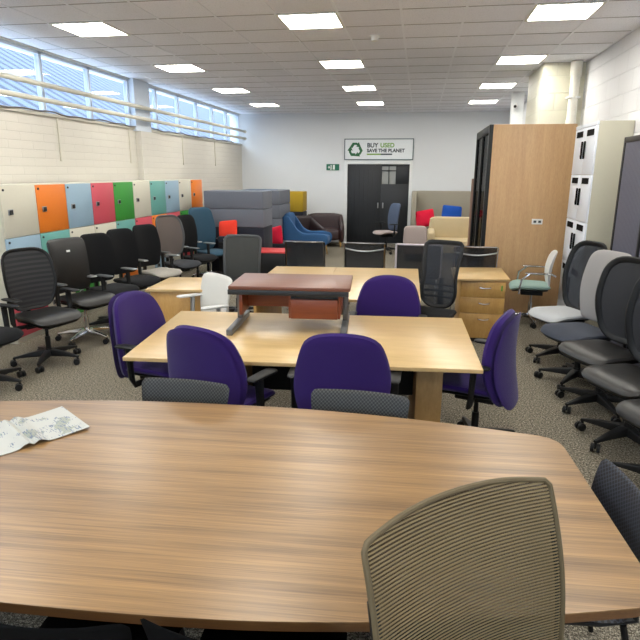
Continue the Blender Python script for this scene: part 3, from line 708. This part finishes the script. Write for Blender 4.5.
visitor('wide black mesh meeting chair with pale frame behind the see-through black chair', 0.03, 7.75, 90, False, .56, plain('pale_chair_frame', (196,188,196), .4))
visitor('mesh meeting chair with bowed rail behind the drawer pedestal, by the booth', .74, 7.66, 90, True)
# purple chairs
def purple(label, x, y, face, **k):
    t = office_chair(label, x, y, face, group=GP, back='arch', bm=PURPLE, sm=PURPLE, zb=.38, sz=1.03, sx=1.1, bt=.045, tilt=k.pop('tilt', 5), lum=.04, wrap=.04, seat=(.5,.48), arms='T', shell=PURPLE, spine=False, **k)
    MB().tube([(0,0,.395),(-.12,0,.385),(-.165,0,.42),(-.185,0,.56)], .014, 8, False, 1.6).build('back_support', BLACK, t)
    return t
purple('purple fabric chair at the left end of the oak table', -1.82, 3.77, -10)
purple('left of the two purple chairs seen from behind, its armrest showing', -1.14, 3.22, 70)
purple('purple fabric chair in front of the oak table, seen squarely from behind', -.39, 3.24, 92)
purple('purple chair on the far side of the oak table facing the camera', -.22, 4.66, -92)
purple('purple fabric chair at the right end of the oak table seen from its side', .45, 3.78, 160, tilt=-2)
# perforated plastic chairs around the near table
def perf(label, x, y, face, mtl, zt=.80, wr=.03):
    t = empty('plastic_chair', label, 'chair', (x, y, 0), face, 'perforated plastic chairs around the walnut table')
    mp = bend(-.2, zt-.33, 10, .02, wr, .24, .33)
    ol = rounded([(-.22,0,.06),(.22,0,.06),(.255,.33,.035),(-.255,.33,.035)])
    cushion(MB(), ol, .006, .006, mp, 4).build('backrest', mtl, t)
    so = rounded([(-.23,-.21,.06),(.23,-.23,.07),(.23,.23,.07),(-.23,.21,.06)])
    cushion(MB(), so, .008, .01, lambda u, v, d: (u+.03, v, .44+d-.03*max(0, (u-.1)/.15)**2), 4).build('seat', mtl, t)
    for s in (-1, 1):
        MB().tube([mp(s*.17, .12, -.012), (-.21, s*.19, .44), (-.1, s*.2, .425), (.22, s*.21, .425)], .011, 8).build('side_rail', BLACK, t)
        MB().tube([(.2, s*.2, .425), (.24, s*.24, .01)], .011, 8).build('leg', BLACK, t); MB().tube([(-.17, s*.2, .425), (-.26, s*.24, .01)], .011, 8).build('leg', BLACK, t)
    return t
perf('left of the two grey perforated chair backs beyond the walnut table', -1.19, 2.5, -93, PERFG, .77)
perf('right of the two grey perforated chair backs beyond the walnut table', -.26, 2.5, -93, PERFG, .77)
perf('slate perforated plastic chair at the right end of the walnut table', .54, 1.90, 183, PERFB)
perf('dark chair at the near edge of the walnut table, left of the striped chair', -.385, 1.30, 90, MATS['slot_black'], .79, .05)
perf('dark perforated chair at the near edge of the walnut table by the bottom left corner', -.905, 1.27, 91, MATS['slot_black'], .79, .05)
# striped mesh chair in the foreground
t = empty('mesh_chair', 'striped olive mesh-backed chair in the right foreground seen from behind', 'chair', (.292, .978, 0), -51.5, None)
W2 = .272; mpn = bend(-.2, .655, 12, .03, .035, W2, .47)
def topf(u): return .47
oln = rounded([(-W2,0,.04),(W2,0,.04),(W2,.465,.018),(.12,.49,.25),(-.12,.49,.25),(-W2,.465,.018)], 110)
cushion(MB(), oln, .004, .004, mpn, 3).build('backrest', STRIPE, t)
MB().tube([mpn(p.x, p.y, 0) for p in oln], .007, 8, True).build('back_frame', plain('olive_frame', (92,80,56), .7), t)
for s in (-1, 1):
    MB().tube([(.05,s*.1,.4),(-.12,s*.25,.42),(-.24,s*W2*.9,.5)]+[mpn(s*(W2-.01), v*.07, -.012) for v in range(1, 6)], .012, 8).build('side_post', BLACK, t)
so = rounded([(-.24,-.22,.08),(.24,-.25,.08),(.24,.25,.08),(-.24,.22,.08)])
cushion(MB(), so, .03, .03, lambda u, v, d: (u+.02, v, .47+d), 3).build('seat', BLACKF, t)
bs = put('star_base', star_mesh(.28, BLACK, .03), t, None, (0,0,.3)); MB().tube([(0,0,.14),(0,0,.44)], .02, 10).build('gas_column', BLACK, t)
for k in range(5):
    a = 2*math.pi*k/5; put('caster', cached(('cast',), lambda: caster_mesh(BLACK)), bs, (.28*math.cos(a), .28*math.sin(a), 0), (0,0,a*1.7))
# right-hand row
XRr = 1.43
office_chair('pale mint visitor chair with white shell and chrome arms in front of the oak booth', 1.45, 7.45, 174, name='visitor_chair', group=G2, back='round', bm=WHITEP, sm=MINT, zb=.48, sz=.8, sx=1.0, bt=.012, arms='loop', am=CHROME, bmat=CHROME, basekind='star4', R=.28, spine=False)
LGS = fabric('pale_grey_seat', (168,170,172), .08)
office_chair('black see-through mesh chair with pale grey seat, furthest of the right row', XRr+.06, 5.95, 206, group=G2, back='round', kind='mesh', bm=MESHB, sm=LGS, sx=1.05, sz=1.2, zb=.5, tube_r=.016, seat=(.5,.5))
office_chair('chair with light grey fabric back and dark seat in the right row', XRr+.05, 5.25, 205, group=G2, back='tall', bm=LGREYF, sm=fabric('slate_seat', (58,62,72)), sx=1.2, sz=1.0, zb=.55, bt=.025, seat=(.52,.5), spin=30)
office_chair('black mesh chair with shiny black leather seat, in front of the light grey chair', XRr+.07, 4.66, 205, group=G2, back='round', kind='mesh', bm=meshmat('charcoal_net', (44,46,51), .12), sx=1.2, sz=1.15, zb=.55, sm=BLACKLE, seat=(.54,.47), tilt=4, tube_r=.016, spin=5, st=.04)
office_chair('black leather-seated mesh chair second from the front of the right row', XRr+.09, 4.03, 205, group=G2, back='round', kind='mesh', bm=MATS['charcoal_net'], sx=1.15, sz=1.15, zb=.55, sm=BLACKLE, seat=(.54,.47), tilt=4, tube_r=.016, spin=10, st=.04)
office_chair('black leather-seated chair at the front of the right row, cut by the picture edge', XRr+.12, 3.38, 205, group=G2, back='round', kind='mesh', bm=MESHK, sx=1.1, sz=1.0, zb=.55, sm=BLACKLE, seat=(.54,.47), tilt=4, spin=15, st=.04)
# ---------------------------------------------------------------- far end
def booth(name, label, x0, x1, y0, y1, h, bands, cat='booth', group='high padded booth panels'):
    t = empty(name, label, cat, ((x0+x1)/2, (y0+y1)/2, 0), 0, group)
    z = 0
    for hb, mtl in bands:
        MB().box((0,0,z+hb/2), (x1-x0, y1-y0, hb-.004)).build('padded_panel', mtl, t, .018); z += hb
    return t
booth('padded_booth', 'large grey padded booth with dark lower half right of the orange locker', -3.87, -2.75, 10.2, 10.85, 1.5, [(.40,GREYF2),(.46,GREYF2),(.33,GREYF),(.32,GREYF)])
booth('padded_booth', 'narrow blue-grey padded booth panel behind the large grey booth', -3.9, -3.20, 12.3, 13.3, 1.46, [(.42,GREYF2),(.44,GREYF2),(.3,plain('blue_grey_felt',(84,98,120),.9)),(.3,MATS['blue_grey_felt'])])
booth('padded_booth', 'light grey padded booth end panel between the blue-grey panel and the mustard block', -3.18, -2.94, 12.25, 13.3, 1.46, [(.42,GREYF2),(.44,GREYF),(.3,GREYF),(.3,GREYF)])
booth('padded_stack', 'mustard topped padded block behind the brown armchair', -3.4, -2.86, 14.4, 14.95, 1.36, [(.44,GREYF2),(.43,GREYF2),(.5,MUSTARD)], 'seating block')
t = empty('bench_unit', 'low dark bench unit in front of the grey booth holding the red cushions', 'bench', (-3.3, 9.98, 0), 0)
softbox(MB(), (0,0,.68), (.42,.34,.1), .03, 8).build('seat', GREYF2, t); MB().ext((-.19,-.15,0),(.19,.15,.63)).build('base', BLACK, t, .01)
def pillow(label, c, s, m_, rz=0, tilt=15, group='scatter cushions'):
    o = rounded([(-s[0]/2,-s[1]/2,.03),(s[0]/2,-s[1]/2,.03),(s[0]/2,s[1]/2,.03),(-s[0]/2,s[1]/2,.03)], 40)
    mp = lambda u, v, d: (u*(1-.06*abs(v)/s[1]), -d+v*math.tan(R_(tilt)), v)
    cb = cushion(MB(), o, s[2]/2, s[2]/2, mp, 2.2).build('cushion', m_, None, 0, c, rot=(0,R_(rz*.8),R_(rz))); tag(cb, label, 'cushion', group)
t = empty('side_unit', 'black box table with a red top in front of the grey booth', 'table', (-2.53, 9.92, 0))
MB().ext((-.29,-.25,0),(.29,.25,.48)).build('body', BLACK, t, .006); MB().ext((-.3,-.26,.48),(.3,.26,.51)).build('top', plain('red_laminate', (206,70,70), .4), t, .004)
t = empty('bench_unit', 'dark low bench carrying the crimson cushion beside the red-topped box', 'bench', (-2.62, 11.5, 0))
softbox(MB(), (0,0,.4), (.6,.7,.12), .03, 8).build('seat', GREYF2, t); MB().ext((-.27,-.3,0),(.27,.3,.34)).build('base', BLACK, t, .01)
pillow('orange-red cushion beside the teal blue chair', (-3.34, 9.95, .86), (.36,.28,.12), ORREDF, -8)
pillow('crimson cushion beside the red-topped black box', (-2.80, 11.3, .60), (.32,.36,.12), REDF, -20)
# blue lounge chair: a swept shell, high at the back and falling to the front
t = empty('lounge_chair', 'low blue lounge chair with swept shell side on, in front of the brown armchair', 'armchair', (-2.42, 12.85, 0), 0, None)
prof = [(-.5,.22),(-.54,.90),(-.40,.92),(-.30,.76),(-.2,.62),(-.05,.53),(.3,.54),(.48,.5),(.5,.34),(.4,.22)]
for s, nm in ((-1,'arm_shell'), (1,'arm_shell')):
    q = rounded([(a, z_, .07) for a, z_ in prof], 60)
    cushion(MB(), q, .05, .05, lambda u, v, d: (u, s*.32+d*s, v), 3).build(nm, BLUEF, t)
softbox(MB(), (-.44,0,.60), (.15,.66,.72), .05, 5).build('backrest', BLUEF, t)
softbox(MB(), (.03,0,.37), (.86,.56,.22), .05, 5).build('seat', BLUEF, t)
for a, b_ in ((-.35,-.25),(.35,-.25),(-.35,.25),(.35,.25)): MB().tube([(a,b_,.26),(a*1.1,b_*1.1,0)], [.02,.012], 8).build('leg', W_OAK, t)
# brown tub armchair and sofa
def tub(label, x, y, face, w_, name, cat, m_):
    t = empty(name, label, cat, (x, y, 0), face, None)
    softbox(MB(), (.02,0,.3), (.7,w_-.2,.28), .06, 5).build('seat', m_, t)
    bb = MB(); softbox(bb, (-.34,0,.48), (.16,w_,.66), .07, 5); bb.build('backrest', m_, t)
    for s in (-1,1):
        q = rounded([(-.42,.12,.06),(.42,.12,.06),(.42,.52,.12),(.1,.6,.2),(-.42,.81,.1)], 48)
        cushion(MB(), q, .07, .07, lambda u, v, d: (u, s*(w_/2-.07)+d, v), 3).build('armrest', m_, t)
    for a in (-1,1):
        for c_ in (-1,1): MB().tube([(a*.34,c_*(w_/2-.1),.14),(a*.34,c_*(w_/2-.1),0)], [.022,.015], 8).build('leg', W_OAK, t)
tub('brown leather tub armchair against the far wall just left of the dark doors', -2.35, 14.75, -80, .98, 'tub_armchair', 'armchair', BROWNLE)
tub('darker brown leather tub chair directly behind the blue lounge chair', -2.62, 13.72, -50, .72, 'tub_armchair', 'armchair', plain('dark_brown_leather', (44,32,34), .35))
# grey office chair by the doors
office_chair('blue-grey fabric office chair with pale seat in front of the dark double doors', -.72, 13.7, 215, group=None, back='tall', bm=plain('blue_grey_weave', (72,84,106), .9), sm=PINKGREY, arms='T', zb=.52, sz=.98)
# high backed beige booth with sofa
t = empty('high_back_sofa', 'high-backed beige sofa booth against the far wall right of the doors', 'sofa', (.65, 14.75, 0))
softbox(MB(), (-.02,.5,.7), (1.62,.14,1.4), .03, 14).build('backrest', BEIGEF, t)
softbox(MB(), (-.77,.1,.7), (.12,.7,1.4), .03, 14).build('side_panel', BEIGEF, t); softbox(MB(), (.78,.1,.7), (.12,.7,1.4), .03, 14).build('side_panel', BEIGEF, t)
softbox(MB(), (0,.1,.34), (1.42,.66,.22), .04, 6).build('seat', BEIGEF, t); MB().ext((-.68,-.2,0),(.68,.4,.23)).build('base', BLACK, t, .01)
pillow('red cushion on the beige high-backed sofa', (.17, 14.5, .76), (.46,.40,.14), REDF, -14)
pillow('blue cushion on the beige high-backed sofa', (.80, 14.5, .86), (.48,.42,.14), BLUEC, 7)
t = empty('cream_sofa', 'cream leather sofa facing the camera in front of the high-backed sofa', 'sofa', (.80, 13.0, 0), 180)
softbox(MB(), (0,-.36,.59), (1.1,.2,.6), .05, 8).build('backrest', TANLE, t); softbox(MB(), (0,.0,.3), (1.1,.8,.28), .05, 8).build('seat', TANLE, t)
for s in (-1,1): softbox(MB(), (s*.5,.02,.4), (.16,.8,.48), .05, 6).build('armrest', TANLE, t)
for a in (-1,1):
    for c_ in (-1,1): MB().tube([(a*.45,c_*.3,.17),(a*.45,c_*.3,0)], .02, 8).build('leg', DARKMET, t)
t = empty('low_padded_seat', 'low pinkish grey padded seat left of the cream leather sofa', 'seat', (-.04, 12.6, 0))
softbox(MB(), (0,-.2,.46), (.50,.16,.60), .05, 6).build('backrest', PINKGREY, t); softbox(MB(), (0,.1,.26), (.50,.5,.24), .05, 6).build('seat', PINKGREY, t); MB().ext((-.2,-.2,0),(.2,.3,.16)).build('base', BLACK, t)
